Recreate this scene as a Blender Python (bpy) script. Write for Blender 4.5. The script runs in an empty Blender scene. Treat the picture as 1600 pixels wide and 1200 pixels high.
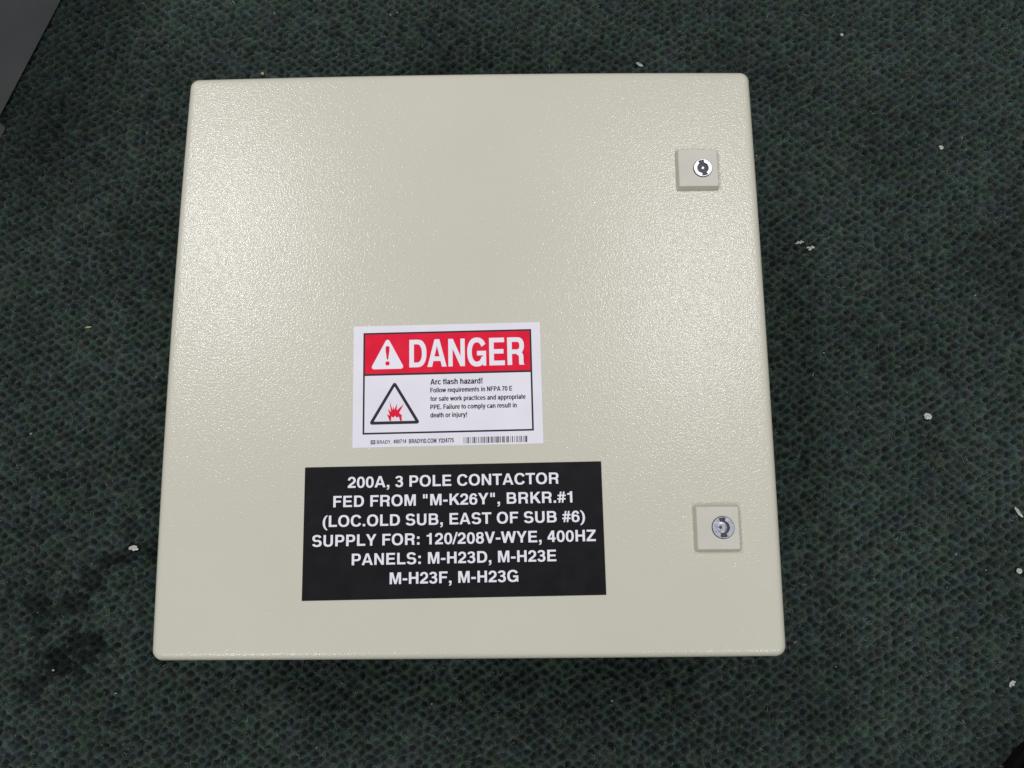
import bpy, bmesh, math, random
import numpy as np
from mathutils import Matrix, Vector

random.seed(7)
rng = np.random.default_rng(11)
sc = bpy.context.scene
col = sc.collection

# ------------------------------------------------------------ camera, world, lamps
FACE = 0.200                                    # height of the door face above the carpet (metres)
cam_d = bpy.data.cameras.new('camera')
cam_d.sensor_width = 36.0
cam_d.lens = 29.14
cam_d.clip_start = 0.02
cam_d.clip_end = 60
cam = bpy.data.objects.new('camera', cam_d)
col.objects.link(cam)
r_ = Vector((0.99991239, -0.00818341, -0.01040358))
u_ = Vector((0.00993342, 0.98339859, 0.1811865))
b_ = r_.cross(u_).normalized()
u_ = b_.cross(r_)
M = Matrix.Identity(4)
for i in range(3):
    M[i][0], M[i][1], M[i][2] = r_[i], u_[i], b_[i]
M[0][3], M[1][3], M[2][3] = 0.04264, -0.15685, 0.87951
cam.matrix_world = M
sc.camera = cam

w = bpy.data.worlds.new('World')
sc.world = w
w.use_nodes = True
bg = w.node_tree.nodes['Background']
bg.inputs[0].default_value = (0.95, 0.97, 1.0, 1)
bg.inputs[1].default_value = 0.235

def lamp(name, loc, target, sx, sy, power, colour, rz=0.0):
    d = bpy.data.lights.new(name, 'AREA')
    d.shape = 'RECTANGLE'
    d.size, d.size_y = sx, sy
    d.energy = power
    d.color = colour
    o = bpy.data.objects.new(name, d)
    col.objects.link(o)
    o.location = loc
    o.rotation_euler = (Vector(target) - Vector(loc)).to_track_quat('-Z', 'Y').to_euler()
    return o

lamp('ceiling_light', (-0.98, 0.86, 2.15), (-0.98, 0.86, 0), 0.30, 0.80, 20, (0.965, 0.958, 1.0))
lamp('ceiling_light', (0.66, 0.66, 2.15), (0.66, 0.66, 0), 0.30, 0.80, 15.5, (0.965, 0.958, 1.0))
lamp('ceiling_light', (-0.85, -1.35, 2.15), (-0.85, -1.35, 0), 0.30, 0.60, 13, (0.965, 0.958, 1.0))
lamp('ceiling_light', (0.95, -1.35, 2.15), (0.95, -1.35, 0), 0.30, 0.60, 10, (0.965, 0.958, 1.0))

sc.view_settings.view_transform = 'Standard'
sc.view_settings.look = 'None'
sc.view_settings.exposure = 0
sc.view_settings.gamma = 1
sc.cycles.use_denoising = False
sc.cycles.max_bounces = 6

# ------------------------------------------------------------ materials
def new_mat(name):
    m = bpy.data.materials.new(name)
    m.use_nodes = True
    nt = m.node_tree
    return m, nt, nt.nodes['Principled BSDF']

def simple(name, rgb, rough=0.5, metal=0.0, spec=0.5):
    m, nt, p = new_mat(name)
    p.inputs['Base Color'].default_value = (*rgb, 1)
    p.inputs['Roughness'].default_value = rough
    p.inputs['Metallic'].default_value = metal
    p.inputs['Specular IOR Level'].default_value = spec
    return m

def noise_mat(name, rgb1, rgb2, scale, rough=0.5, metal=0.0, bump=0.0, bscale=None, detail=2.0, dist=0.0002,
              spec=0.5, ramp=(0.35, 0.65)):
    m, nt, p = new_mat(name)
    N, L = nt.nodes, nt.links
    tc = N.new('ShaderNodeTexCoord')
    nz = N.new('ShaderNodeTexNoise')
    nz.inputs['Scale'].default_value = scale
    nz.inputs['Detail'].default_value = detail
    L.new(tc.outputs['Object'], nz.inputs['Vector'])
    cr = N.new('ShaderNodeValToRGB')
    cr.color_ramp.elements[0].position = ramp[0]
    cr.color_ramp.elements[1].position = ramp[1]
    cr.color_ramp.elements[0].color = (*rgb1, 1)
    cr.color_ramp.elements[1].color = (*rgb2, 1)
    L.new(nz.outputs['Fac'], cr.inputs['Fac'])
    L.new(cr.outputs['Color'], p.inputs['Base Color'])
    p.inputs['Roughness'].default_value = rough
    p.inputs['Metallic'].default_value = metal
    p.inputs['Specular IOR Level'].default_value = spec
    if bump:
        nb = N.new('ShaderNodeTexNoise')
        nb.inputs['Scale'].default_value = bscale or scale
        nb.inputs['Detail'].default_value = 1.0
        L.new(tc.outputs['Object'], nb.inputs['Vector'])
        bp = N.new('ShaderNodeBump')
        bp.inputs['Strength'].default_value = bump
        bp.inputs['Distance'].default_value = dist
        L.new(nb.outputs['Fac'], bp.inputs['Height'])
        L.new(bp.outputs['Normal'], p.inputs['Normal'])
    return m

# orange-peel powder coat of the enclosure
def powder_coat():
    m, nt, p = new_mat('powder_coat')
    N, L = nt.nodes, nt.links
    tc = N.new('ShaderNodeTexCoord')
    n1 = N.new('ShaderNodeTexNoise')
    n1.inputs['Scale'].default_value = 620
    n1.inputs['Detail'].default_value = 1.5
    n1.inputs['Roughness'].default_value = 0.5
    L.new(tc.outputs['Object'], n1.inputs['Vector'])
    v1 = N.new('ShaderNodeTexVoronoi')
    v1.feature = 'SMOOTH_F1'
    v1.inputs['Scale'].default_value = 580
    v1.inputs['Smoothness'].default_value = 0.6
    L.new(tc.outputs['Object'], v1.inputs['Vector'])
    ad = N.new('ShaderNodeMath')
    ad.operation = 'MULTIPLY_ADD'
    L.new(v1.outputs['Distance'], ad.inputs[0])
    ad.inputs[1].default_value = -0.45
    L.new(n1.outputs['Fac'], ad.inputs[2])
    bp = N.new('ShaderNodeBump')
    bp.inputs['Strength'].default_value = 1.0
    bp.inputs['Distance'].default_value = 0.00022
    L.new(ad.outputs[0], bp.inputs['Height'])
    L.new(bp.outputs['Normal'], p.inputs['Normal'])
    n2 = N.new('ShaderNodeTexNoise')
    n2.inputs['Scale'].default_value = 7
    n2.inputs['Detail'].default_value = 3
    L.new(tc.outputs['Object'], n2.inputs['Vector'])
    cr = N.new('ShaderNodeValToRGB')
    cr.color_ramp.elements[0].position = 0.3
    cr.color_ramp.elements[1].position = 0.7
    cr.color_ramp.elements[0].color = (0.568, 0.553, 0.445, 1)
    cr.color_ramp.elements[1].color = (0.590, 0.574, 0.465, 1)
    L.new(n2.outputs['Fac'], cr.inputs['Fac'])
    L.new(cr.outputs['Color'], p.inputs['Base Color'])
    p.inputs['Roughness'].default_value = 0.36
    p.inputs['Specular IOR Level'].default_value = 0.30
    p.inputs['Coat Weight'].default_value = 0.31
    p.inputs['Coat Roughness'].default_value = 0.10
    L.new(bp.outputs['Normal'], p.inputs['Coat Normal'])
    return m

COAT = powder_coat()
LATCH = noise_mat('latch_plastic', (0.55, 0.54, 0.45), (0.58, 0.565, 0.475), 60, rough=0.55, bump=0.3, bscale=900, dist=0.0001)
CHROME = noise_mat('lock_metal', (0.50, 0.50, 0.52), (0.60, 0.60, 0.62), 500, rough=0.42, metal=1.0, bump=0.4, bscale=700, dist=0.0001)
WORN = noise_mat('worn_lock_metal', (0.30, 0.31, 0.35), (0.46, 0.46, 0.52), 420, rough=0.42, metal=0.85, bump=0.5, bscale=900, dist=0.0001)
DARKM = noise_mat('recess_metal', (0.03, 0.03, 0.036), (0.07, 0.07, 0.08), 500, rough=0.5, metal=0.3)
PAPER = noise_mat('sticker_paper', (0.74, 0.72, 0.775), (0.78, 0.76, 0.805), 25, rough=0.42, bump=0.1, bscale=900, dist=0.00005)
INK = simple('black_ink', (0.020, 0.017, 0.028), 0.5, 0.0, 0.2)
RED = noise_mat('red_ink', (0.72, 0.006, 0.035), (0.78, 0.012, 0.045), 60, rough=0.5, spec=0.12)
WHITE = simple('white_ink', (0.80, 0.78, 0.83), 0.45)
PLATE = noise_mat('nameplate_black', (0.0055, 0.0055, 0.0062), (0.009, 0.0092, 0.0102), 55, rough=0.50, bump=0.3, bscale=1300, dist=0.00008, detail=6, spec=0.12)
GREY = noise_mat('grey_steel_paint', (0.155, 0.158, 0.160), (0.185, 0.187, 0.188), 12, rough=0.5, bump=0.2, bscale=500, dist=0.0002)
GREYF = simple('grey_foot_plastic', (0.17, 0.172, 0.176), 0.5)
LEATHER = noise_mat('shoe_leather', (0.008, 0.006, 0.005), (0.020, 0.014, 0.008), 40, rough=0.85, spec=0.1, bump=0.5, bscale=500, dist=0.0004)
RUBBER = simple('shoe_sole_rubber', (0.006, 0.006, 0.006), 0.9, 0.0, 0.1)
GASKET = simple('rubber_gasket', (0.02, 0.02, 0.02), 0.8)
CHIP = noise_mat('paper_chip', (0.36, 0.37, 0.32), (0.58, 0.59, 0.52), 300, rough=0.8)
CHIP_Y = noise_mat('straw_chip', (0.34, 0.30, 0.13), (0.50, 0.45, 0.22), 300, rough=0.8)
LINT = simple('lint', (0.30, 0.33, 0.32), 0.9)

# ------------------------------------------------------------ helpers
def link_mesh(name, verts, faces, mat, parent=None, smooth=False):
    me = bpy.data.meshes.new(name)
    me.from_pydata([tuple(v) for v in verts], [], faces)
    me.validate()
    me.update()
    if smooth:
        me.polygons.foreach_set('use_smooth', [True] * len(me.polygons))
    me.materials.append(mat)
    o = bpy.data.objects.new(name, me)
    col.objects.link(o)
    if parent is not None:
        o.parent = parent
    return o

def tag(o, label=None, cat=None, group=None, kind=None):
    if label: o['label'] = label
    if cat: o['category'] = cat
    if group: o['group'] = group
    if kind: o['kind'] = kind
    return o

def empty(name, loc=(0, 0, 0), rz=0.0):
    o = bpy.data.objects.new(name, None)
    col.objects.link(o)
    o.location = loc
    o.rotation_euler = (0, 0, rz)
    o.empty_display_size = 0.05
    return o

def loft(rings, cap0=True, cap1=True):
    V, F = [], []
    n = len(rings[0])
    for r in rings:
        V += list(r)
    for k in range(len(rings) - 1):
        for i in range(n):
            j = (i + 1) % n
            F.append((k * n + i, k * n + j, (k + 1) * n + j, (k + 1) * n + i))
    if cap0: F.append(tuple(range(n - 1, -1, -1)))
    if cap1: F.append(tuple((len(rings) - 1) * n + i for i in range(n)))
    return V, F

def slab(w_, h_, t, z0=0.0):                 # thin rectangular sheet centred on its own origin
    a, b = w_ / 2, h_ / 2
    ch = t * 0.4
    rings = [[(-a, -b, z0), (a, -b, z0), (a, b, z0), (-a, b, z0)],
             [(-a, -b, z0 + t - ch), (a, -b, z0 + t - ch), (a, b, z0 + t - ch), (-a, b, z0 + t - ch)],
             [(-a + ch, -b + ch, z0 + t), (a - ch, -b + ch, z0 + t), (a - ch, b - ch, z0 + t), (-a + ch, b - ch, z0 + t)]]
    return loft(rings)

mm = 0.001

# --- lettering: a bold grotesque drawn from bars, polygons and ring segments (units: 1000 per em, cap height 718)
def _ring(cx, cy, rx, ry, wx, wy, a0=0, a1=360, n=40, e=2.25):
    def pt(a, qx, qy):
        c, s = math.cos(math.radians(a)), math.sin(math.radians(a))
        return (cx + qx * math.copysign(abs(c) ** (2 / e), c), cy + qy * math.copysign(abs(s) ** (2 / e), s))
    o = [pt(a0 + (a1 - a0) * i / n, rx, ry) for i in range(n + 1)]
    i_ = [pt(a1 - (a1 - a0) * i / n, rx - wx, ry - wy) for i in range(n + 1)]
    return o + i_
def _r(x0, y0, x1, y1):
    return [(x0, y0), (x1, y0), (x1, y1), (x0, y1)]
R_ = _ring
GLYPH = {
 'A': (722, [[(20,0),(172,0),(408,718),(282,718)], [(702,0),(548,0),(316,718),(442,718)], _r(160,150,560,268)]),
 'B': (722, [_r(76,0,220,718), _r(76,600,430,718), _r(76,312,440,425), _r(76,0,445,120), R_(425,515,212,203,143,118,-90,90), R_(440,212,229,212,148,120,-90,90)]),
 'C': (722, [R_(382,359,338,378,150,124,27,333)]),
 'D': (722, [_r(76,0,226,718), _r(76,598,370,718), _r(76,0,370,122), R_(360,359,325,359,150,121,-90,90)]),
 'E': (667, [_r(76,0,226,718), _r(76,598,607,718), _r(76,303,578,420), _r(76,0,621,122)]),
 'F': (611, [_r(76,0,226,718), _r(76,598,587,718), _r(76,300,540,418)]),
 'G': (778, [R_(389,359,345,378,150,124,30,335), _r(400,268,713,386), _r(618,0,713,386)]),
 'H': (722, [_r(71,0,221,718), _r(501,0,651,718), _r(71,300,651,425)]),
 'I': (278, [_r(64,0,214,718)]),
 'K': (722, [_r(87,0,232,718), [(232,220),(232,400),(515,718),(700,718)], [(290,350),(420,480),(722,0),(545,0)]]),
 'L': (611, [_r(76,0,226,718), _r(76,0,583,125)]),
 'M': (833, [_r(69,0,209,718), _r(625,0,765,718), [(130,718),(276,718),(476,0),(358,0)], [(704,718),(558,718),(358,0),(476,0)]]),
 'N': (722, [_r(69,0,209,718), _r(514,0,654,718), [(69,718),(220,718),(654,0),(505,0)]]),
 'O': (778, [R_(389,359,345,378,150,124)]),
 'P': (667, [_r(76,0,226,718), _r(76,598,400,718), _r(76,248,400,366), R_(392,483,235,235,146,118,-90,90)]),
 'R': (722, [_r(76,0,226,718), _r(76,598,430,718), _r(76,285,430,400), R_(430,501,237,217,147,117,-90,90), R_(418,190,222,180,145,110,0,90), _r(495,40,640,190), [(495,40),(640,40),(677,0),(510,0)]]),
 'S': (667, [R_(332,515,278,222,146,122,12,270), R_(336,205,293,224,148,122,90,-168)]),
 'T': (611, [_r(14,596,598,718), _r(232,0,380,718)]),
 'U': (722, [R_(361,250,289,269,146,124,180,360), _r(72,250,218,718), _r(504,250,650,718)]),
 'V': (667, [[(19,718),(175,718),(402,0),(260,0)], [(648,718),(492,718),(260,0),(402,0)]]),
 'W': (944, [[(11,718),(162,718),(318,0),(175,0)], [(398,718),(546,718),(318,0),(175,0)], [(546,718),(398,718),(626,0),(769,0)], [(933,718),(782,718),(626,0),(769,0)]]),
 'Y': (667, [_r(262,0,408,300), [(15,718),(182,718),(408,270),(262,270)], [(653,718),(488,718),(262,270),(408,270)]]),
 'Z': (611, [_r(40,596,586,718), _r(24,0,586,125), [(24,110),(395,605),(586,605),(205,115)]]),
 '0': (556, [R_(278,346,246,365,138,114)]),
 '1': (556, [_r(238,0,380,710), [(69,494),(240,494),(240,600),(380,710),(275,710),(235,632),(165,598),(69,590)]]),
 '2': (556, [R_(270,475,241,235,140,118,178,-35), _r(26,0,511,122), [(467,346),(420,288),(330,212),(205,115),(200,0),(26,0),(34,80),(70,165),(150,245),(255,318),(352,408)]]),
 '3': (556, [R_(262,519,228,191,138,108,172,-90), R_(270,203,246,222,142,110,90,-172), _r(185,318,270,420)]),
 '4': (556, [_r(305,0,442,710), _r(27,152,526,270), [(27,250),(27,290),(285,710),(340,710),(340,560),(155,262)]]),
 '5': (556, [_r(110,590,500,710), [(66,325),(190,325),(228,710),(108,710)], R_(270,228,246,247,140,112,135,-170)]),
 '6': (556, [R_(276,224,245,243,138,108), R_(285,346,254,365,140,114,30,190)]),
 '7': (556, [_r(25,590,528,710), [(385,600),(528,600),(395,405),(290,185),(265,0),(112,0),(150,190),(245,400)]]),
 '8': (556, [R_(278,519,222,191,132,102), R_(278,203,246,222,140,108)]),
 ',': (278, [_r(64,0,214,146), [(140,0),(214,0),(205,-80),(155,-145),(64,-168),(64,-112),(118,-85)]]),
 '.': (278, [_r(64,0,214,146)]), ':': (333, [_r(92,0,242,146), _r(92,366,242,512)]),
 '-': (333, [_r(27,215,306,345)]), '"': (474, [_r(98,447,208,718), _r(266,447,376,718)]),
 '#': (556, [_r(18,190,522,285), _r(35,412,538,507), [(85,0),(185,0),(285,698),(185,698)], [(275,0),(375,0),(475,698),(375,698)]]),
 '(': (333, [R_(400,263,365,500,140,60,106,254,e=2.0)]), ')': (333, [R_(-67,263,365,500,140,60,-74,74,e=2.0)]),
 '/': (278, [[(-37,-19),(70,-19),(315,737),(208,737)]]),
 '!': (333, [_r(90,0,240,146), [(90,718),(240,718),(240,520),(208,212),(122,212),(90,520)]]),
 ' ': (278, []),
 'a': (556, [R_(275,368,226,178,138,108,160,0), _r(363,60,501,370), [(363,90),(501,90),(528,0),(385,0)], R_(236,158,206,172,132,96)]),
 'c': (556, [R_(300,266,266,280,138,108,38,322)]),
 'd': (611, [R_(293,266,259,280,138,108), _r(407,0,545,718)]),
 'e': (556, [R_(280,266,256,280,138,106,-2,322), _r(90,218,530,302)]),
 'f': (333, [_r(87,0,225,590), _r(10,430,318,528), R_(255,560,168,167,138,108,92,180)]),
 'h': (611, [_r(65,0,205,718), R_(315,330,231,216,140,115,0,180), _r(406,0,546,330)]),
 'i': (278, [_r(69,0,209,532), _r(69,600,209,725)]),
 'j': (278, [_r(69,-70,209,532), _r(69,600,209,725), R_(45,-60,164,154,140,108,272,360)]),
 'k': (556, [_r(65,0,205,718), [(200,150),(200,310),(370,532),(545,532)], [(240,270),(350,380),(562,0),(395,0)]]),
 'l': (278, [_r(69,0,209,718)]),
 'm': (889, [_r(64,0,204,532), R_(322,340,193,206,138,112,0,180), _r(377,0,515,340), R_(633,340,193,206,138,112,0,180), _r(688,0,826,340)]),
 'n': (611, [_r(65,0,205,532), R_(315,330,231,216,140,115,0,180), _r(406,0,546,330)]),
 'o': (611, [R_(306,266,272,280,140,108)]),
 'p': (611, [R_(321,266,257,280,138,108), _r(66,-207,206,532)]),
 'q': (611, [R_(290,266,257,280,138,108), _r(405,-207,545,532)]),
 'r': (389, [_r(64,0,204,532), R_(350,335,240,211,140,130,84,180)]),
 's': (556, [R_(272,382,230,164,138,102,15,270), R_(276,152,246,166,138,102,90,-165)]),
 't': (333, [_r(87,130,225,676), _r(10,430,318,528), R_(255,145,168,152,138,106,180,270)]),
 'u': (611, [_r(66,205,206,532), _r(405,0,545,532), R_(297,205,231,219,140,115,180,360)]),
 'w': (778, [[(6,532),(152,532),(287,0),(158,0)], [(322,532),(456,532),(287,0),(158,0)], [(456,532),(322,532),(491,0),(620,0)], [(772,532),(626,532),(491,0),(620,0)]]),
 'y': (556, [[(10,532),(160,532),(350,-10),(215,-10)], [(546,532),(398,532),(235,10),(190,-90),(60,-98),(60,-207),(190,-207),(290,-165),(340,-60)]]),
 'z': (500, [_r(20,416,480,532), _r(20,0,480,118), [(20,105),(300,425),(480,425),(200,112)]]),
}
_cache = {}
def glyph_strips(ch, grow, rows):
    """cut a glyph into horizontal strips: list of (y0, y1, left0, right0, left1, right1)"""
    key = (ch, grow, rows)
    if key in _cache: return _cache[key]
    polys = GLYPH[ch][1]
    def spans(y):
        iv = []
        for P in polys:
            xs = []
            n = len(P)
            for i in range(n):
                (x0, y0), (x1, y1) = P[i], P[(i + 1) % n]
                if (y0 <= y < y1) or (y1 <= y < y0):
                    xs.append(x0 + (y - y0) * (x1 - x0) / (y1 - y0))
            xs.sort()
            iv += [(xs[k] - grow, xs[k + 1] + grow) for k in range(0, len(xs) - 1, 2) if xs[k + 1] - xs[k] > 0.5]
        iv.sort()
        out = []
        for a, b in iv:
            if out and a <= out[-1][1] + 1: out[-1][1] = max(out[-1][1], b)
            else: out.append([a, b])
        return out
    if not polys:
        _cache[key] = []
        return []
    lo = min(p[1] for P in polys for p in P); hi = max(p[1] for P in polys for p in P)
    st = 718.0 / rows
    levels = set([lo, hi])
    for P in polys:
        if len(P) <= 12:
            for p in P: levels.add(p[1])
    k = math.ceil(lo / st)
    while k * st < hi:
        if all(abs(k * st - l) > st * 0.3 for l in levels): levels.add(k * st)
        k += 1
    lv = sorted(levels)
    out = []
    for y0, y1 in zip(lv[:-1], lv[1:]):
        if y1 - y0 < 0.3: continue
        a, b = spans(y0 + 0.05), spans(y1 - 0.05)
        m = spans((y0 + y1) / 2)
        if len(a) == len(b) == len(m):
            out += [(y0, y1, p[0], p[1], q[0], q[1]) for p, q in zip(a, b)]
        else:
            out += [(y0, y1, q[0], q[1], q[0], q[1]) for q in m]
    _cache[key] = out
    return out

def text_mesh(name, s, x0, x1, base, cap, z, mat, parent, grow=0.0, rows=30, track=0.0):
    """one printed line: left x0, right x1, baseline and cap height in mm on the sheet"""
    strips, pen = [], 0.0
    for ch in s:
        for st in glyph_strips(ch, grow, rows):
            strips.append((st[0], st[1], *(v + pen for v in st[2:])))
        pen += GLYPH[ch][0] + track
    a = min(min(q[2], q[4]) for q in strips); b = max(max(q[3], q[5]) for q in strips)
    sx, sy = (x1 - x0) / (b - a) * mm, cap / 718.0 * mm
    V, F = [], []
    for y0, y1, l0, r0, l1, r1 in strips:
        n0 = len(V)
        V += [(x0 * mm + (l0 - a) * sx, base * mm + y0 * sy, z), (x0 * mm + (r0 - a) * sx, base * mm + y0 * sy, z),
              (x0 * mm + (r1 - a) * sx, base * mm + y1 * sy, z), (x0 * mm + (l1 - a) * sx, base * mm + y1 * sy, z)]
        F.append((n0, n0 + 1, n0 + 2, n0 + 3))
    return link_mesh(name, V, F, mat, parent)

def poly(name, pts, z, mat, parent):
    V = [(x * mm, y * mm, z) for x, y in pts]
    bm = bmesh.new()
    vs = [bm.verts.new(v) for v in V]
    f = bm.faces.new(vs)
    bmesh.ops.triangulate(bm, faces=[f])
    bmesh.ops.recalc_face_normals(bm, faces=bm.faces)
    if bm.faces[:][0].normal.z < 0:
        bmesh.ops.reverse_faces(bm, faces=bm.faces)
    me = bpy.data.meshes.new(name)
    bm.to_mesh(me)
    bm.free()
    me.materials.append(mat)
    o = bpy.data.objects.new(name, me)
    col.objects.link(o)
    o.parent = parent
    return o

def round_poly(pts, r, n=5):
    out = []
    k = len(pts)
    for i in range(k):
        p0, p1, p2 = Vector(pts[i - 1]), Vector(pts[i]), Vector(pts[(i + 1) % k])
        d0, d2 = (p0 - p1).normalized(), (p2 - p1).normalized()
        ang = d0.angle(d2)
        t = r / math.tan(ang / 2)
        a, b = p1 + d0 * t, p1 + d2 * t
        c = p1 + (d0 + d2).normalized() * (r / math.sin(ang / 2))
        a0 = math.atan2(*(a - c).yx)
        a1 = math.atan2(*(b - c).yx)
        da = (a1 - a0 + math.pi) % (2 * math.pi) - math.pi
        for q in range(n + 1):
            t_ = a0 + da * q / n
            out.append((c.x + r * math.cos(t_), c.y + r * math.sin(t_)))
    return out

def ring_poly(name, outer, inner, z, mat, parent):
    n = len(outer)
    V = [(x * mm, y * mm, z) for x, y in outer] + [(x * mm, y * mm, z) for x, y in inner]
    F = [(i, (i + 1) % n, n + (i + 1) % n, n + i) for i in range(n)]
    return link_mesh(name, V, F, mat, parent)

# ------------------------------------------------------------ carpet
def vnoise(X, Y, cell, seed, octaves=1):
    g = np.random.default_rng(seed)
    out = np.zeros_like(X)
    amp, tot = 1.0, 0.0
    for o in range(octaves):
        T = g.random((256, 256))
        x, y = X / cell + 1000.3, Y / cell + 1000.7
        xi, yi = np.floor(x).astype(int), np.floor(y).astype(int)
        fx, fy = x - xi, y - yi
        fx, fy = fx * fx * (3 - 2 * fx), fy * fy * (3 - 2 * fy)
        a = T[xi % 256, yi % 256]; b = T[(xi + 1) % 256, yi % 256]
        c = T[xi % 256, (yi + 1) % 256]; d = T[(xi + 1) % 256, (yi + 1) % 256]
        out += amp * ((a * (1 - fx) + b * fx) * (1 - fy) + (c * (1 - fx) + d * fx) * fy)
        tot += amp
        amp *= 0.5
        cell *= 0.5
    return out / tot

STAINS = [  # x, y, long radius, short radius, angle in degrees, strength: old dirt trodden into the pile
    (-0.4083, -0.2689, 0.020, 0.012, 20, 1.0), (-0.4300, -0.2795, 0.018, 0.009, 25, 1.0), (-0.4560, -0.3040, 0.013, 0.008, 50, 0.85),
    (-0.3930, -0.2600, 0.011, 0.007, 30, 0.8), (-0.4608, -0.2230, 0.012, 0.008, -30, 0.8), (-0.4540, -0.2370, 0.006, 0.010, 0, 0.6),
    (-0.4227, -0.2230, 0.013, 0.010, 40, 0.85), (-0.4160, -0.2420, 0.006, 0.008, 0, 0.5), (-0.4066, -0.1954, 0.013, 0.008, 45, 0.75),
    (-0.3879, -0.1786, 0.012, 0.006, 35, 0.9), (-0.3560, -0.1690, 0.024, 0.007, 15, 0.9), (-0.3683, -0.1451, 0.007, 0.007, 0, 0.5)]

def stain_mask(X, Y):
    m = np.zeros_like(X)
    wob = (vnoise(X, Y, 0.010, 71, 3) - 0.5) * 2.8
    for sx, sy, a, b, ang, s in STAINS:
        t = math.radians(ang)
        dx, dy = X - sx, Y - sy
        uu = (dx * math.cos(t) + dy * math.sin(t)) / (a * 1.3)
        vv = (-dx * math.sin(t) + dy * math.cos(t)) / (b * 1.4)
        r = np.sqrt(uu * uu + vv * vv) + wob
        m = np.maximum(m, s * np.clip((1.15 - r) * 2.2, 0, 1))
    return m

def yarn_colour(X, Y, fine=0):
    """heathered dark green yarn: green, blue-grey and brown threads mixed per tuft"""
    base = np.array([0.0385, 0.0560, 0.0470])
    g = vnoise(X, Y, 0.0075, 21 + fine, 2)
    bl = vnoise(X, Y, 0.0085, 22 + fine, 2)
    br = vnoise(X, Y, 0.0070, 23 + fine, 2)
    v = vnoise(X, Y, 0.0050, 24 + fine, 2)
    large = vnoise(X, Y, 0.12, 25, 3)
    c = base[None, :] * (0.55 + 0.9 * v + 0.75 * (large - 0.5))[:, None]
    c[:, 1] *= 1 + 0.22 * np.clip((g - 0.50) * 5, 0, 1)
    c[:, 2] *= 1 + 0.22 * np.clip((bl - 0.52) * 5, 0, 1)
    c[:, 0] *= 1 + 0.28 * np.clip((br - 0.55) * 5, 0, 1)
    c *= (1 - 0.70 * stain_mask(X, Y))[:, None]
    return c

def yarn_material(name, rough=0.9):
    m, nt, p = new_mat(name)
    N, L = nt.nodes, nt.links
    at = N.new('ShaderNodeAttribute')
    at.attribute_name = 'yarn'
    tc = N.new('ShaderNodeTexCoord')
    nz = N.new('ShaderNodeTexNoise')
    nz.inputs['Scale'].default_value = 900
    nz.inputs['Detail'].default_value = 2
    L.new(tc.outputs['Object'], nz.inputs['Vector'])
    mr = N.new('ShaderNodeMapRange')
    mr.inputs['From Min'].default_value = 0.3
    mr.inputs['From Max'].default_value = 0.7
    mr.inputs['To Min'].default_value = 0.45
    mr.inputs['To Max'].default_value = 1.55
    L.new(nz.outputs['Fac'], mr.inputs['Value'])
    mx = N.new('ShaderNodeVectorMath')
    mx.operation = 'SCALE'
    L.new(at.outputs['Color'], mx.inputs[0])
    L.new(mr.outputs['Result'], mx.inputs['Scale'])
    L.new(mx.outputs['Vector'], p.inputs['Base Color'])
    bp = N.new('ShaderNodeBump')
    bp.inputs['Strength'].default_value = 0.6
    bp.inputs['Distance'].default_value = 0.0008
    L.new(nz.outputs['Fac'], bp.inputs['Height'])
    L.new(bp.outputs['Normal'], p.inputs['Normal'])
    p.inputs['Roughness'].default_value = rough
    p.inputs['Specular IOR Level'].default_value = 0.15
    p.inputs['Sheen Weight'].default_value = 0.0
    return m

YARN = yarn_material('carpet_yarn')

def far_carpet_material():
    m, nt, p = new_mat('carpet_far')
    N, L = nt.nodes, nt.links
    tc = N.new('ShaderNodeTexCoord')
    vo = N.new('ShaderNodeTexVoronoi')
    vo.inputs['Scale'].default_value = 105
    L.new(tc.outputs['Object'], vo.inputs['Vector'])
    nz = N.new('ShaderNodeTexNoise')
    nz.inputs['Scale'].default_value = 120
    nz.inputs['Detail'].default_value = 3
    L.new(tc.outputs['Object'], nz.inputs['Vector'])
    cr = N.new('ShaderNodeValToRGB')
    cr.color_ramp.elements[0].position = 0.35
    cr.color_ramp.elements[1].position = 0.65
    cr.color_ramp.elements[0].color = (0.012, 0.021, 0.018, 1)
    cr.color_ramp.elements[1].color = (0.027, 0.038, 0.033, 1)
    L.new(nz.outputs['Fac'], cr.inputs['Fac'])
    L.new(cr.outputs['Color'], p.inputs['Base Color'])
    bp = N.new('ShaderNodeBump')
    bp.inputs['Strength'].default_value = 1.0
    bp.inputs['Distance'].default_value = 0.004
    L.new(vo.outputs['Distance'], bp.inputs['Height'])
    L.new(bp.outputs['Normal'], p.inputs['Normal'])
    p.inputs['Roughness'].default_value = 0.95
    p.inputs['Specular IOR Level'].default_value = 0.1
    return m

FARC = far_carpet_material()
g = 3.0
carpet = link_mesh('carpet', [(-g, -g, -0.008), (g, -g, -0.008), (g, g, -0.008), (-g, g, -0.008)], [(0, 1, 2, 3)], FARC)
tag(carpet, 'dark green heathered loop pile carpet covering the whole floor', kind='structure')

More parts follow.
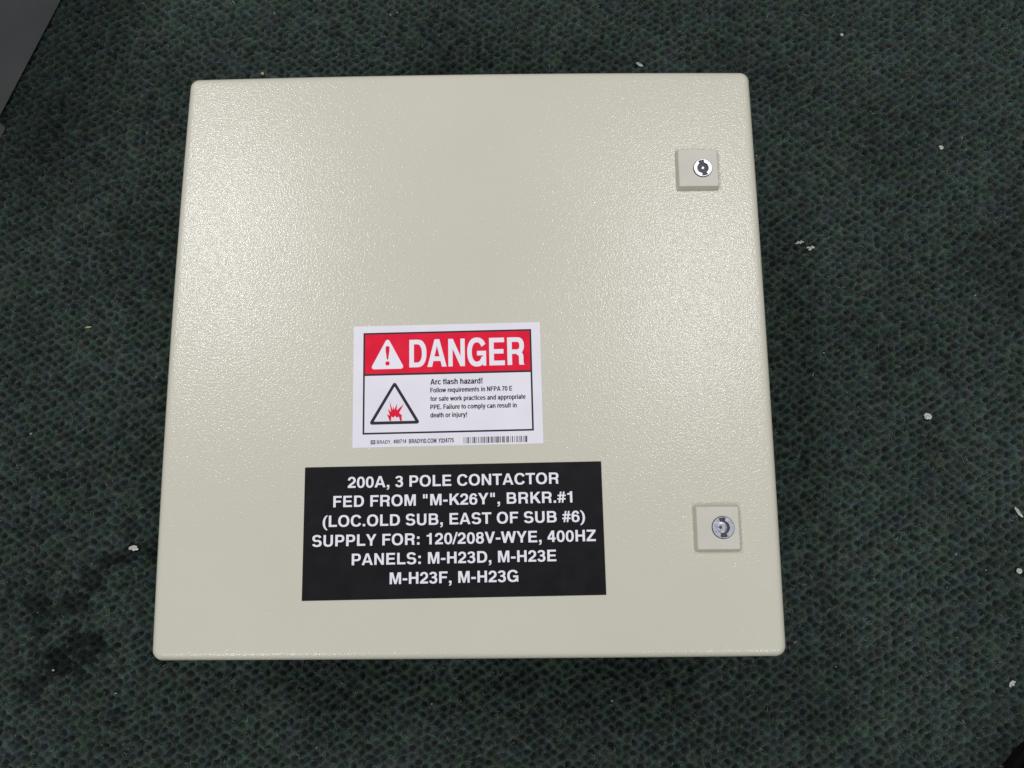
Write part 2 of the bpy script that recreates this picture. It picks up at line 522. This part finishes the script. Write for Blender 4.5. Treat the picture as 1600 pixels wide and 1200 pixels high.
# pits between the loops on a skewed, jittered lattice
def pit_points(x0, x1, y0, y1, sp=0.0087):
    a = math.radians(31)
    ex = Vector((math.cos(a), math.sin(a))) * sp
    ey = Vector((math.cos(a - math.radians(68)), math.sin(a - math.radians(68)))) * sp * 0.95
    n = int(3.0 / sp)
    I, J = np.meshgrid(np.arange(-n, n), np.arange(-n, n), indexing='ij')
    P = np.stack([(I * ex.x + J * ey.x).ravel(), (I * ex.y + J * ey.y).ravel()], 1)
    P += rng.normal(0, sp * 0.10, P.shape)
    wx = (vnoise(P[:, 0], P[:, 1], 0.09, 5, 2) - .5) * 0.014
    wy = (vnoise(P[:, 0], P[:, 1], 0.09, 6, 2) - .5) * 0.010
    P[:, 0] += wx; P[:, 1] += wy
    k = (P[:, 0] > x0) & (P[:, 0] < x1) & (P[:, 1] > y0) & (P[:, 1] < y1)
    return P[k]

X0, X1, Y0, Y1, ST = -0.84, 0.92, -0.66, 0.76, 0.0015
nx, ny = int((X1 - X0) / ST) + 1, int((Y1 - Y0) / ST) + 1
gx = X0 + np.arange(nx) * ST
gy = Y0 + np.arange(ny) * ST
H = np.zeros((nx, ny))
pits = pit_points(X0 + .01, X1 - .01, Y0 + .01, Y1 - .01)
depth = rng.uniform(0.65, 1.15, len(pits))
rad = rng.uniform(0.85, 1.2, len(pits))
thp = rng.normal(math.radians(5), 0.6, len(pits))
K = 5
for (pxx, pyy), dp, rd, th in zip(pits, depth, rad, thp):
    i0, j0 = int((pxx - X0) / ST), int((pyy - Y0) / ST)
    a0, a1 = max(0, i0 - K), min(nx, i0 + K + 1)
    c0, c1 = max(0, j0 - K), min(ny, j0 + K + 1)
    dx = gx[a0:a1, None] - pxx
    dy = gy[None, c0:c1] - pyy
    uu = (dx * math.cos(th) + dy * math.sin(th)) / (0.0041 * rd)
    vv = (-dx * math.sin(th) + dy * math.cos(th)) / (0.0027 * rd)
    H[a0:a1, c0:c1] = np.maximum(H[a0:a1, c0:c1], dp * np.exp(-(uu * uu + vv * vv)))
GX, GY = np.meshgrid(gx, gy, indexing='ij')
fx_, fy_ = GX.ravel(), GY.ravel()
Z = 0.0 - 0.0068 * H.ravel() + 0.0010 * (vnoise(fx_, fy_, 0.004, 31, 2) - .5) + 0.0012 * (vnoise(fx_, fy_, 0.02, 32, 2) - .5)
edge = np.minimum(np.minimum(fx_ - X0, X1 - fx_), np.minimum(fy_ - Y0, Y1 - fy_))
Z = np.where(edge < 0.001, -0.0085, Z)
V = np.stack([fx_, fy_, Z], 1)
ii, jj = np.meshgrid(np.arange(nx - 1), np.arange(ny - 1), indexing='ij')
keep = ~((np.abs(gx[ii] ) < 0.225) & (np.abs(gy[jj]) < 0.225))
ii, jj = ii[keep], jj[keep]
Fq = np.stack([ii * ny + jj, (ii + 1) * ny + jj, (ii + 1) * ny + jj + 1, ii * ny + jj + 1], 1)

def big_mesh(name, V, F, mat, colours, smooth=True):
    me = bpy.data.meshes.new(name)
    me.vertices.add(len(V))
    me.vertices.foreach_set('co', V.astype(np.float32).ravel())
    k = F.shape[1]
    me.loops.add(F.size)
    me.loops.foreach_set('vertex_index', F.astype(np.int32).ravel())
    me.polygons.add(len(F))
    me.polygons.foreach_set('loop_start', np.arange(0, F.size, k, dtype=np.int32))
    me.polygons.foreach_set('loop_total', np.full(len(F), k, dtype=np.int32))
    me.polygons.foreach_set('use_smooth', np.full(len(F), smooth))
    me.update(calc_edges=True)
    at = me.attributes.new('yarn', 'FLOAT_COLOR', 'POINT')
    at.data.foreach_set('color', np.concatenate([colours, np.ones((len(V), 1))], 1).astype(np.float32).ravel())
    me.materials.append(mat)
    o = bpy.data.objects.new(name, me)
    col.objects.link(o)
    return o

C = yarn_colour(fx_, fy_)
C *= (1 - 0.72 * np.clip(H.ravel() * 1.15, 0, 1))[:, None]            # shade in the gaps between loops, darkened into the yarn colour with depth
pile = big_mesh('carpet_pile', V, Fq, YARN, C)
tag(pile, 'looped yarn of the dark green carpet with small dark gaps between loops', 'carpet', kind='stuff')

# loose fibres standing off the loops
nf = 190000
fxp = rng.uniform(X0 + .01, X1 - .01, nf)
fyp = rng.uniform(Y0 + .01, Y1 - .01, nf)
k = ~((np.abs(fxp) < 0.23) & (np.abs(fyp) < 0.23))
hi = np.clip(((fxp - X0) / ST).astype(int), 0, nx - 1) * ny + np.clip(((fyp - Y0) / ST).astype(int), 0, ny - 1)
k &= H.ravel()[hi] < 0.35
fxp, fyp, hi = fxp[k], fyp[k], hi[k]
nf = len(fxp)
fz = Z[hi]
ang = rng.normal(math.radians(35), 0.8, nf) + np.where(rng.random(nf) < .4, math.pi / 2, 0)
ln = rng.uniform(0.002, 0.0052, nf)
wd = rng.uniform(0.00018, 0.00040, nf)
dx, dy = np.cos(ang), np.sin(ang)
px_, py_ = -dy, dx
bend = rng.normal(0, 0.0008, nf)
P0 = np.stack([fxp - dx * ln / 2, fyp - dy * ln / 2, fz - 0.0003], 1)
P1 = np.stack([fxp + px_ * bend, fyp + py_ * bend, fz + rng.uniform(0.0006, 0.0014, nf)], 1)
P2 = np.stack([fxp + dx * ln / 2, fyp + dy * ln / 2, fz - 0.0003], 1)
off = np.stack([px_ * wd, py_ * wd, np.zeros(nf)], 1)
FV = np.stack([P0 - off, P0 + off, P1 - off, P1 + off, P2 - off, P2 + off], 1).reshape(-1, 3)
b6 = np.arange(nf)[:, None] * 6
FF = np.concatenate([b6 + np.array([[0, 2, 3, 1]]), b6 + np.array([[2, 4, 5, 3]])], 0)
fc = yarn_colour(fxp, fyp, 40) * rng.uniform(0.7, 2.0, nf)[:, None]
tint = rng.random(nf)
fc[:, 1] *= np.where(tint < .25, 1.18, 1)
fc[:, 2] *= np.where((tint > .25) & (tint < .45), 1.2, 1)
fc[:, 0] *= np.where(tint > .85, 1.25, 1)
spark = rng.random(nf) < 0.0015
fc[spark] = fc[spark] * 3.0 + 0.05
fib = big_mesh('carpet_fibres', FV, FF, YARN, np.repeat(fc, 6, 0), smooth=False)
tag(fib, 'loose fuzzy fibres standing up from the green carpet loops', 'carpet', kind='stuff')

# ------------------------------------------------------------ electrical enclosure
encl = empty('electrical_enclosure', (0, 0, 0))
tag(encl, 'square beige powder coated metal enclosure lying on its back with warning sticker and two latches', 'electrical box')

HALF = 0.2512
BOW = {'left': 0.0026, 'right': 0.0010, 'top': 0.0020, 'bottom': 0.0004}   # the sheet steel sides are very slightly crowned

def outline(inset, z, half=HALF, rc=0.0085, bow=1.0, nseg=22, narc=8):
    pts = []
    h = half - inset
    r = max(rc - inset, 0.0008)
    def side(p, q, nrm, amount):
        for i in range(nseg):
            t = i / nseg
            x, y = p[0] + (q[0] - p[0]) * t, p[1] + (q[1] - p[1]) * t
            b = amount * bow * 4 * t * (1 - t)
            pts.append((x + nrm[0] * b, y + nrm[1] * b, z))
    def arc(cx, cy, a0):
        for i in range(narc):
            a = a0 + math.pi / 2 * i / narc
            pts.append((cx + r * math.cos(a), cy + r * math.sin(a), z))
    side((-h + r, -h), (h - r, -h), (0, -1), BOW['bottom'])
    arc(h - r, -h + r, -math.pi / 2)
    side((h, -h + r), (h, h - r), (1, 0), BOW['right'])
    arc(h - r, h - r, 0)
    side((h - r, h), (-h + r, h), (0, 1), BOW['top'])
    arc(-h + r, h - r, math.pi / 2)
    side((-h, h - r), (-h, -h + r), (-1, 0), BOW['left'])
    arc(-h + r, -h + r, math.pi)
    return pts

RR = 0.0060
rings = [outline(0.0015, FACE - 0.022), outline(0.0, FACE - 0.022), outline(0.0, FACE - RR)]
for q in range(1, 9):
    a = math.pi / 2 * q / 8
    rings.append(outline(RR * (1 - math.cos(a)), FACE - RR + RR * math.sin(a)))
rings.append(outline(RR + 0.004, FACE))
Vd, Fd = loft(rings)
link_mesh('door', Vd, Fd, COAT, encl, smooth=True)
body_r = [outline(0.004, 0.0), outline(0.004, FACE - 0.027)]
Vb, Fb = loft(body_r)
link_mesh('body', Vb, Fb, COAT, encl)
gk = [outline(0.010, FACE - 0.027), outline(0.010, FACE - 0.022)]
Vg, Fg = loft(gk, False, False)
link_mesh('gasket', Vg, Fg, GASKET, encl)

# --- warning sticker
st_w, st_h = 157.5, 103.1
Vs, Fs = slab(st_w * mm, st_h * mm, 0.0003)
stk = link_mesh('warning_sticker', Vs, Fs, PAPER, encl)
stk.location = (-0.01735, -0.03122, FACE)
stk.rotation_euler = (0, 0, math.radians(0.845))
stk['label'] = 'white and red danger sticker warning of arc flash'
zt = 0.0003
z1, z2, z3 = zt + 0.00006, zt + 0.00010, zt + 0.00014
bx0, bx1, by0, by1, bt = -70.4, 71.1, -40.7, 45.5, 1.45
ring_poly('border', [(bx0, by0), (bx1, by0), (bx1, by1), (bx0, by1)],
          [(bx0 + bt, by0 + bt), (bx1 - bt, by0 + bt), (bx1 - bt, by1 - bt), (bx0 + bt, by1 - bt)], z1, INK, stk)
poly('divider_line', [(bx0 + bt, 8.6), (bx1 - bt, 8.6), (bx1 - bt, 10.2), (bx0 + bt, 10.2)], z1, INK, stk)
poly('red_panel', [(bx0 + bt, 10.2), (bx1 - bt, 10.2), (bx1 - bt, by1 - bt), (bx0 + bt, by1 - bt)], z1, RED, stk)
poly('alert_triangle', round_poly([(-50.0, 41.4), (-64.4, 14.1), (-35.6, 14.1)], 1.9), z2, WHITE, stk)
exc = []
for q in range(9):
    a = math.pi * q / 8
    exc.append((-50.0 + 1.65 * math.cos(a), 32.3 + 1.6 * math.sin(a)))
exc += [(-51.65, 30.2), (-50.55, 22.2), (-49.45, 22.2), (-48.35, 30.2)]
poly('exclamation_mark', exc, z3, RED, stk)
poly('exclamation_dot', [(-50.0 + 1.85 * math.cos(2 * math.pi * q / 20), 18.9 + 1.85 * math.sin(2 * math.pi * q / 20)) for q in range(20)], z3, RED, stk)
text_mesh('lettering', 'DANGER', -31.7, 64.9, 15.0, 23.7, z2, WHITE, stk, grow=9, rows=60, track=-8)
ring_poly('hazard_triangle', round_poly([(-44.0, 3.8), (-65.6, -32.6), (-22.4, -32.6)], 1.7),
          round_poly([(-44.0, -0.9), (-61.2, -30.1), (-26.8, -30.1)], 0.35), z1, INK, stk)
cxb, cyb = -44.0, -24.5
star = [(-44.0 - 4.0, -29.9), (-50.3, -24.0), (-47.9, -25.4), (-49.5, -19.4), (-46.9, -22.3), (-48.3, -12.6), (-45.6, -20.9), (-45.0, -17.3),
        (-44.2, -20.6), (-42.0, -15.6), (-42.2, -21.2), (-36.2, -15.8), (-40.2, -23.2), (-37.6, -25.6), (-38.2, -26.3),
        (-37.8, -29.9), (-39.4, -29.9), (-40.4, -26.4), (-42.2, -27.3), (-43.4, -25.6), (-45.0, -27.2), (-46.6, -26.0), (-46.9, -29.9)]
poly('flash_symbol', star, z1, RED, stk)
for s, x0, x1, b, c, bo in [('Arc flash hazard!', -14.2, 29.4, -0.1, 4.75, 17),
                            ('Follow requirements in NFPA 70 E', -14.2, 54.0, -6.8, 4.0, 17),
                            ('for safe work practices and appropriate', -14.3, 65.0, -14.0, 4.0, 17),
                            ('PPE. Failure to comply can result in', -14.3, 57.5, -21.0, 4.0, 17),
                            ('death or injury!', -14.3, 16.2, -27.8, 4.0, 17),
                            ('BRADY.', -58.6, -46.6, -48.7, 3.0, -8),
                            ('#80714', -44.8, -34.2, -48.6, 3.3, 4),
                            ('BRADYID.COM', -32.1, -9.4, -48.8, 3.5, 12),
                            ('Y224775', -7.8, 4.9, -48.8, 3.5, 12)]:
    text_mesh('lettering', s, x0, x1, b, c, z1, INK, stk, grow=bo, rows=14)
ring_poly('logo_mark', [(-63.6, -48.9), (-59.8, -48.9), (-59.8, -45.6), (-63.6, -45.6)],
          [(-62.9, -48.1), (-60.5, -48.1), (-60.5, -46.4), (-62.9, -46.4)], z1, INK, stk)
poly('logo_bar', [(-62.5, -47.6), (-60.9, -47.6), (-60.9, -46.9), (-62.5, -46.9)], z1, INK, stk)
# bar code
bv, bf = [], []
x = 13.0
rb = random.Random(5)
while x < 65.0:
    bw = rb.choice([0.35, 0.35, 0.7, 1.0])
    if x < 14.5: bw = 0.3
    n0 = len(bv)
    bv += [(x * mm, -50.0 * mm, z1), ((x + bw) * mm, -50.0 * mm, z1), ((x + bw) * mm, -44.8 * mm, z1), (x * mm, -44.8 * mm, z1)]
    bf.append((n0, n0 + 1, n0 + 2, n0 + 3))
    x += bw + rb.choice([0.35, 0.45, 0.7, 1.1])
link_mesh('barcode', bv, bf, INK, stk)

# --- black nameplate label
Vn, Fn = slab(242.6 * mm, 106.2 * mm, 0.0006)
npl = link_mesh('nameplate', Vn, Fn, PLATE, encl)
npl.location = (-0.01173, -0.15123, FACE)
npl.rotation_euler = (0, 0, math.radians(0.68))
npl['label'] = 'black nameplate with six lines of white capitals'
zn = 0.0006 + 0.00008
for s, x0, x1, b in [('200A, 3 POLE CONTACTOR', -85.9, 86.2, 35.65),
                     ('FED FROM "M-K26Y", BRKR.#1', -97.5, 96.8, 20.25),
                     ('(LOC.OLD SUB, EAST OF SUB #6)', -105.8, 106.5, 4.6),
                     ('SUPPLY FOR: 120/208V-WYE, 400HZ', -113.9, 114.6, -10.9),
                     ('PANELS: M-H23D, M-H23E', -81.8, 82.4, -26.1),
                     ('M-H23F, M-H23G', -51.2, 51.6, -41.45)]:
    text_mesh('lettering', s, x0, x1, b, 9.1, zn, WHITE, npl, rows=36)

# --- latches
def frustum(hb, ht, hz, rb_, rt_, n=5):
    def rr(h, r, z):
        out = []
        for cx_, cy_, a0 in ((h - r, -h + r, -90), (h - r, h - r, 0), (-h + r, h - r, 90), (-h + r, -h + r, 180)):
            for i in range(n + 1):
                a = math.radians(a0 + 90 * i / n)
                out.append((cx_ + r * math.cos(a), cy_ + r * math.sin(a), z))
        return out
    return loft([rr(hb, rb_, 0), rr(hb, rb_, 0.0012), rr(ht + 0.0004, rt_, hz - 0.0004), rr(ht, rt_, hz)])

def lock_ring(r_out, r_in, notches, nw, z0, z1_, n=144):
    """bright ring of the lock barrel with two key notches cut outward from its bore"""
    ro, ri = [], []
    for i in range(n):
        a = 2 * math.pi * i / n
        rin = r_in
        for nd in notches:
            d = (math.degrees(a) - nd + 180) % 360 - 180
            if abs(math.radians(d)) * r_in < nw / 2 * 1.0:
                rin = r_out * 0.93
        ro.append((r_out * math.cos(a), r_out * math.sin(a)))
        ri.append((rin * math.cos(a), rin * math.sin(a)))
    V, F = [], []
    for z in (z0, z1_):
        V += [(x_, y_, z) for x_, y_ in ro]
        V += [(x_, y_, z) for x_, y_ in ri]
    for i in range(n):
        j = (i + 1) % n
        F.append((i, j, 2 * n + j, 2 * n + i))                    # outer wall
        F.append((n + j, n + i, 3 * n + i, 3 * n + j))            # bore wall
        F.append((2 * n + i, 2 * n + j, 3 * n + j, 3 * n + i))    # face
    return V, F

def disc(r, z0, z1_, n=40, dome=0.0):
    rings = [[(r * math.cos(2 * math.pi * i / n), r * math.sin(2 * math.pi * i / n), z0) for i in range(n)],
             [(r * math.cos(2 * math.pi * i / n), r * math.sin(2 * math.pi * i / n), z1_ - dome) for i in range(n)],
             [(r * .7 * math.cos(2 * math.pi * i / n), r * .7 * math.sin(2 * math.pi * i / n), z1_) for i in range(n)]]
    return loft(rings)

def latch(x, y, lx, ly, r_out, style):
    V, F = frustum(0.0183, 0.0165, 0.0062, 0.0012, 0.0012)
    lt = link_mesh('latch', V, F, LATCH, encl)
    lt.location = (x, y, FACE)
    zt_ = 0.0062
    # thin dark joint around the barrel
    V, F = disc(r_out + 0.0006, zt_ - 0.0005, zt_ + 0.0001, 64)
    o = link_mesh('barrel_seat', V, F, DARKM, lt); o.location = (lx, ly, 0)
    if style == 'bright':
        V, F = lock_ring(r_out, 0.0050, (101, 283), 0.0040, zt_, zt_ + 0.0012)
        o = link_mesh('lock_ring', V, F, CHROME, lt, smooth=False); o.location = (lx, ly, 0)
        V, F = disc(0.0014, zt_, zt_ + 0.0011, 24, 0.0004)
        o = link_mesh('lock_pin', V, F, CHROME, lt); o.location = (lx, ly, 0)
    else:
        V, F = lock_ring(r_out, 0.0052, (95, 272), 0.0040, zt_, zt_ + 0.0012)
        o = link_mesh('lock_ring', V, F, WORN, lt, smooth=False); o.location = (lx, ly, 0)
        V, F = disc(0.0044, zt_, zt_ + 0.0009, 36, 0.0003)
        o = link_mesh('lock_core', V, F, WORN, lt); o.location = (lx - 0.0012, ly, 0)
        V, F = disc(0.0013, zt_ + 0.0009, zt_ + 0.0010, 20)
        o = link_mesh('pin_hole', V, F, DARKM, lt); o.location = (lx - 0.0022, ly + .0002, 0)
    return lt

l1 = latch(0.1994, 0.1560, 0.0038, -0.0006, 0.0077, 'bright')
l1['label'] = 'square latch near the far corner with bright lock ring'
l2 = latch(0.2003, -0.1512, 0.0039, 0.0003, 0.0085, 'worn')
l2['label'] = 'square latch beside the nameplate with worn grey lock'

# ------------------------------------------------------------ grey cabinet at the upper left corner
def rounded_box(lx, ly, lz, r=0.003, z0=0.0, n=4):
    def rr(h, z):
        out = []
        ax, ay = lx / 2 - h, ly / 2 - h
        rc = max(r - h, 0.0004)
        for cx_, cy_, a0 in ((ax - rc, -ay + rc, -90), (ax - rc, ay - rc, 0), (-ax + rc, ay - rc, 90), (-ax + rc, -ay + rc, 180)):
            for i in range(n + 1):
                a = math.radians(a0 + 90 * i / n)
                out.append((cx_ + rc * math.cos(a), cy_ + rc * math.sin(a), z))
        return out
    rg = [rr(0, z0), rr(0, z0 + lz - r)]
    for q in range(1, 5):
        a = math.pi / 2 * q / 4
        rg.append(rr(r * (1 - math.cos(a)), z0 + lz - r + r * math.sin(a)))
    return loft(rg)

# floor line of its near side runs from A (upper) to B (lower corner)
A = Vector((-0.4934, 0.4751)); B = Vector((-0.5548, 0.3163))
d = (A - B).normalized()
nrm = Vector((-d.y, d.x))            # away from the enclosure
Lc, Wc = 0.55, 0.40
ctr = B + d * (Lc / 2) + nrm * (Wc / 2)
cab = empty('grey_cabinet', (ctr.x, ctr.y, 0), math.atan2(d.y, d.x))
tag(cab, 'dark grey painted metal cabinet cut off by the upper left corner', 'cabinet')
V, F = rounded_box(Lc, Wc, 0.32, 0.004, 0.004)
link_mesh('cabinet_body', V, F, GREY, cab)
V, F = rounded_box(0.026, 0.045, 0.018, 0.004, 0.0)
ft = link_mesh('foot', V, F, GREYF, cab)
ft.location = (-Lc / 2 - 0.013, -Wc / 2 + 0.0125, 0)

# ------------------------------------------------------------ shoe reaching into the lower right corner
def shoe(x, y, rz, label, mirror=1):
    root = empty('shoe', (x, y, 0), rz)
    tag(root, label, 'shoe')
    Ls = 0.285
    def width(t):   # t = 0 toe, 1 heel
        return 0.049 * (math.sin(min(1, (t + .002) / 0.20) * math.pi / 2) ** 0.62) * (1 - 0.30 * max(0, (t - 0.35)) / 0.65) * (1 if t < .88 else math.sqrt(max(0.02, 1 - ((t - .88) / .125) ** 2)))
    n = 28
    ts = [0.0, 0.015, 0.04, 0.08, 0.14, 0.22, 0.32, 0.42, 0.52, 0.62, 0.72, 0.82, 0.90, 0.96, 1.0]
    # sole
    rg = []
    for zz, gr in ((0.0, -0.002), (0.004, -0.001), (0.014, -0.001), (0.017, -0.002)):
        pts = [((width(t) + gr), -t * Ls + (gr if t < .5 else -gr) , zz) for t in ts]
        pts = [(p[0], p[1], zz) for p in pts] + [(-p[0], p[1], zz) for p in reversed(pts)]
        rg.append(pts)
    V, F = loft(rg)
    link_mesh('sole', V, F, RUBBER, root)
    # upper lofted along the foot
    rg = []
    for t in ts:
        wv = max(0.003, width(t) - 0.001)
        top = 0.020 + 0.034 * math.sin(min(1, t / 0.16) * math.pi / 2) + 0.058 * max(0, min(1, (t - 0.28) / 0.34))
        if t > 0.92: top *= 0.97
        ring = []
        for i in range(n):
            a = 2 * math.pi * i / n
            cx_, cz_ = math.cos(a), math.sin(a)
            zz = 0.016 + (top - 0.016) * (0.5 + 0.5 * cz_)
            squeeze = 1 - 0.42 * max(0, cz_) * max(0, min(1, (t - .2) / .4))
            ring.append((wv * (abs(cx_) ** 0.75) * (1 if cx_ > 0 else -1) * squeeze, -t * Ls, zz))
        rg.append(ring)
    V, F = loft(rg)
    link_mesh('upper', V, F, LEATHER, root, smooth=True)
    lv, lf = [], []
    for q in range(4):
        yy = -(0.34 + q * 0.07) * Ls
        zz = 0.060 + 0.058 * max(0, min(1, (0.34 + q * .07 - 0.28) / 0.34))
        n0 = len(lv)
        lv += [(-0.018, yy - .003, zz - .004), (0.018, yy - .003, zz - .004), (0.018, yy + .003, zz - .004), (-0.018, yy + .003, zz - .004),
               (-0.016, yy - .002, zz), (0.016, yy - .002, zz), (0.016, yy + .002, zz), (-0.016, yy + .002, zz)]
        lf += [(n0, n0 + 1, n0 + 5, n0 + 4), (n0 + 1, n0 + 2, n0 + 6, n0 + 5), (n0 + 2, n0 + 3, n0 + 7, n0 + 6), (n0 + 3, n0, n0 + 4, n0 + 7), (n0 + 4, n0 + 5, n0 + 6, n0 + 7)]
    link_mesh('laces', lv, lf, RUBBER, root)
    return root

shoe(0.574, -0.3480, math.radians(-14), 'dark brown shoe toe cut off by the lower right corner')

# ------------------------------------------------------------ scraps lying on the carpet
def scrap(name, x, y, lx, ly, rz, seed, label, cat, mat=CHIP, lobes=9, rough=0.3, z=0.0012, tilt=(0.1, 0.15)):
    q = random.Random(seed)
    lobes += 4
    top = []
    for i in range(lobes):
        a = 2 * math.pi * (i + q.uniform(-.3, .3)) / lobes
        k_ = 1.08 - (rough + .15) * (q.random() if i % 2 else 0.35 * q.random())
        top.append((lx / 2 * math.cos(a) * k_, ly / 2 * math.sin(a) * k_))
    lift = [0.0007 * q.random() for _ in top]
    rg = [[(a, b, z_) for (a, b), z_ in zip(top, lift)], [(a, b, 0.0003 + z_) for (a, b), z_ in zip(top, lift)],
          [(a * .5, b * .5, 0.0004 + 0.0008 * q.random()) for a, b in top]]
    V, F = loft(rg)
    o = link_mesh(name, V, F, mat)
    o.location = (x, y, z)
    o.rotation_euler = (tilt[0] * q.uniform(-1, 1), tilt[1] * q.uniform(-1, 1), math.radians(rz))
    tag(o, label, cat, 'scraps lying on the carpet')
    return o

scrap('paper_scrap', 0.1856, 0.3795, 0.0088, 0.0034, -28, 1, 'small off-white strip on the carpet above the enclosure, near its latch side', 'paper scrap', rough=.12, lobes=8)
scrap('paper_scrap', 0.5220, 0.2720, 0.0058, 0.0050, 0, 2, 'round whitish crumb on the carpet right of the upper latch', 'paper scrap')
scrap('paper_scrap', 0.3545, 0.1612, 0.0110, 0.0042, 18, 3, 'jagged pale flake, the left one of a close pair beside the enclosure', 'paper scrap', rough=.6)
scrap('paper_scrap', 0.3660, 0.1545, 0.0092, 0.0058, 12, 4, 'jagged pale flake, the right one of a close pair beside the enclosure', 'paper scrap', rough=.65)
scrap('paper_scrap', 0.4770, -0.0345, 0.0092, 0.0066, -12, 5, 'oval white flake alone on the carpet right of the danger sticker', 'paper scrap', rough=.15, lobes=12)
scrap('paper_scrap', 0.5610, -0.1360, 0.0135, 0.0036, -55, 6, 'thin white sliver at the right edge of the picture', 'paper scrap', rough=.15)
scrap('paper_scrap', 0.5545, -0.1957, 0.0060, 0.0056, 0, 7, 'pinkish white crumb by the right edge, below the thin sliver', 'paper scrap')
scrap('paper_scrap', 0.5345, -0.3060, 0.0092, 0.0050, 40, 8, 'pale grey flake in front of the shoe at lower right', 'paper scrap', rough=.4)
scrap('paper_scrap', -0.3615, -0.1655, 0.0112, 0.0060, -4, 9, 'white paper flake on the carpet left of the nameplate', 'paper scrap', rough=.35)
scrap('straw_bit', -0.4295, 0.0730, 0.0085, 0.0020, 5, 10, 'thin yellowish bit of straw on the carpet left of the enclosure', 'straw bit', CHIP_Y, rough=.2)
scrap('paper_scrap', -0.2518, 0.3745, 0.0040, 0.0034, 0, 11, 'tiny yellowish crumb close to the upper left corner of the enclosure', 'paper scrap', CHIP_Y)
scrap('paper_scrap', 0.4215, 0.4140, 0.0040, 0.0038, 0, 12, 'tiny grey crumb on the dark carpet at upper right', 'paper scrap')

# countless specks of lint
sv, sf = [], []
for (sx, sy, s) in [(-0.0964, .4513, .0013), (.3137, .2651, .0012), (.3723, .0357, .0014), (.5211, -.1945, .0014), (.4922, -.1782, .0013),
                    (.5250, -.2854, .0010), (-.4351, -.2865, .0016), (-.4817, -.0441, .0018), (.1327, -.3202, .0014), (-.0486, -.3215, .0014),
                    (-.1634, -.3624, .0012), (.3597, -.2886, .0011)] + \
                   [(rng.uniform(-.6, .65), rng.uniform(-.42, .5), rng.uniform(.0004, .0008)) for _ in range(90)]:
    if abs(sx) < .255 and abs(sy) < .255: continue
    n0 = len(sv)
    a = rng.uniform(0, 6)
    for i in range(5):
        t = a + 2 * math.pi * i / 5
        sv.append((sx + s * math.cos(t) * rng.uniform(.6, 1.2), sy + s * math.sin(t) * rng.uniform(.4, 1.0), 0.0010))
    sv.append((sx, sy, 0.0020))
    for i in range(5):
        sf.append((n0 + i, n0 + (i + 1) % 5, n0 + 5))
lint = link_mesh('lint_specks', sv, sf, LINT)
tag(lint, 'tiny pale specks of lint scattered over the carpet', 'lint', kind='stuff')
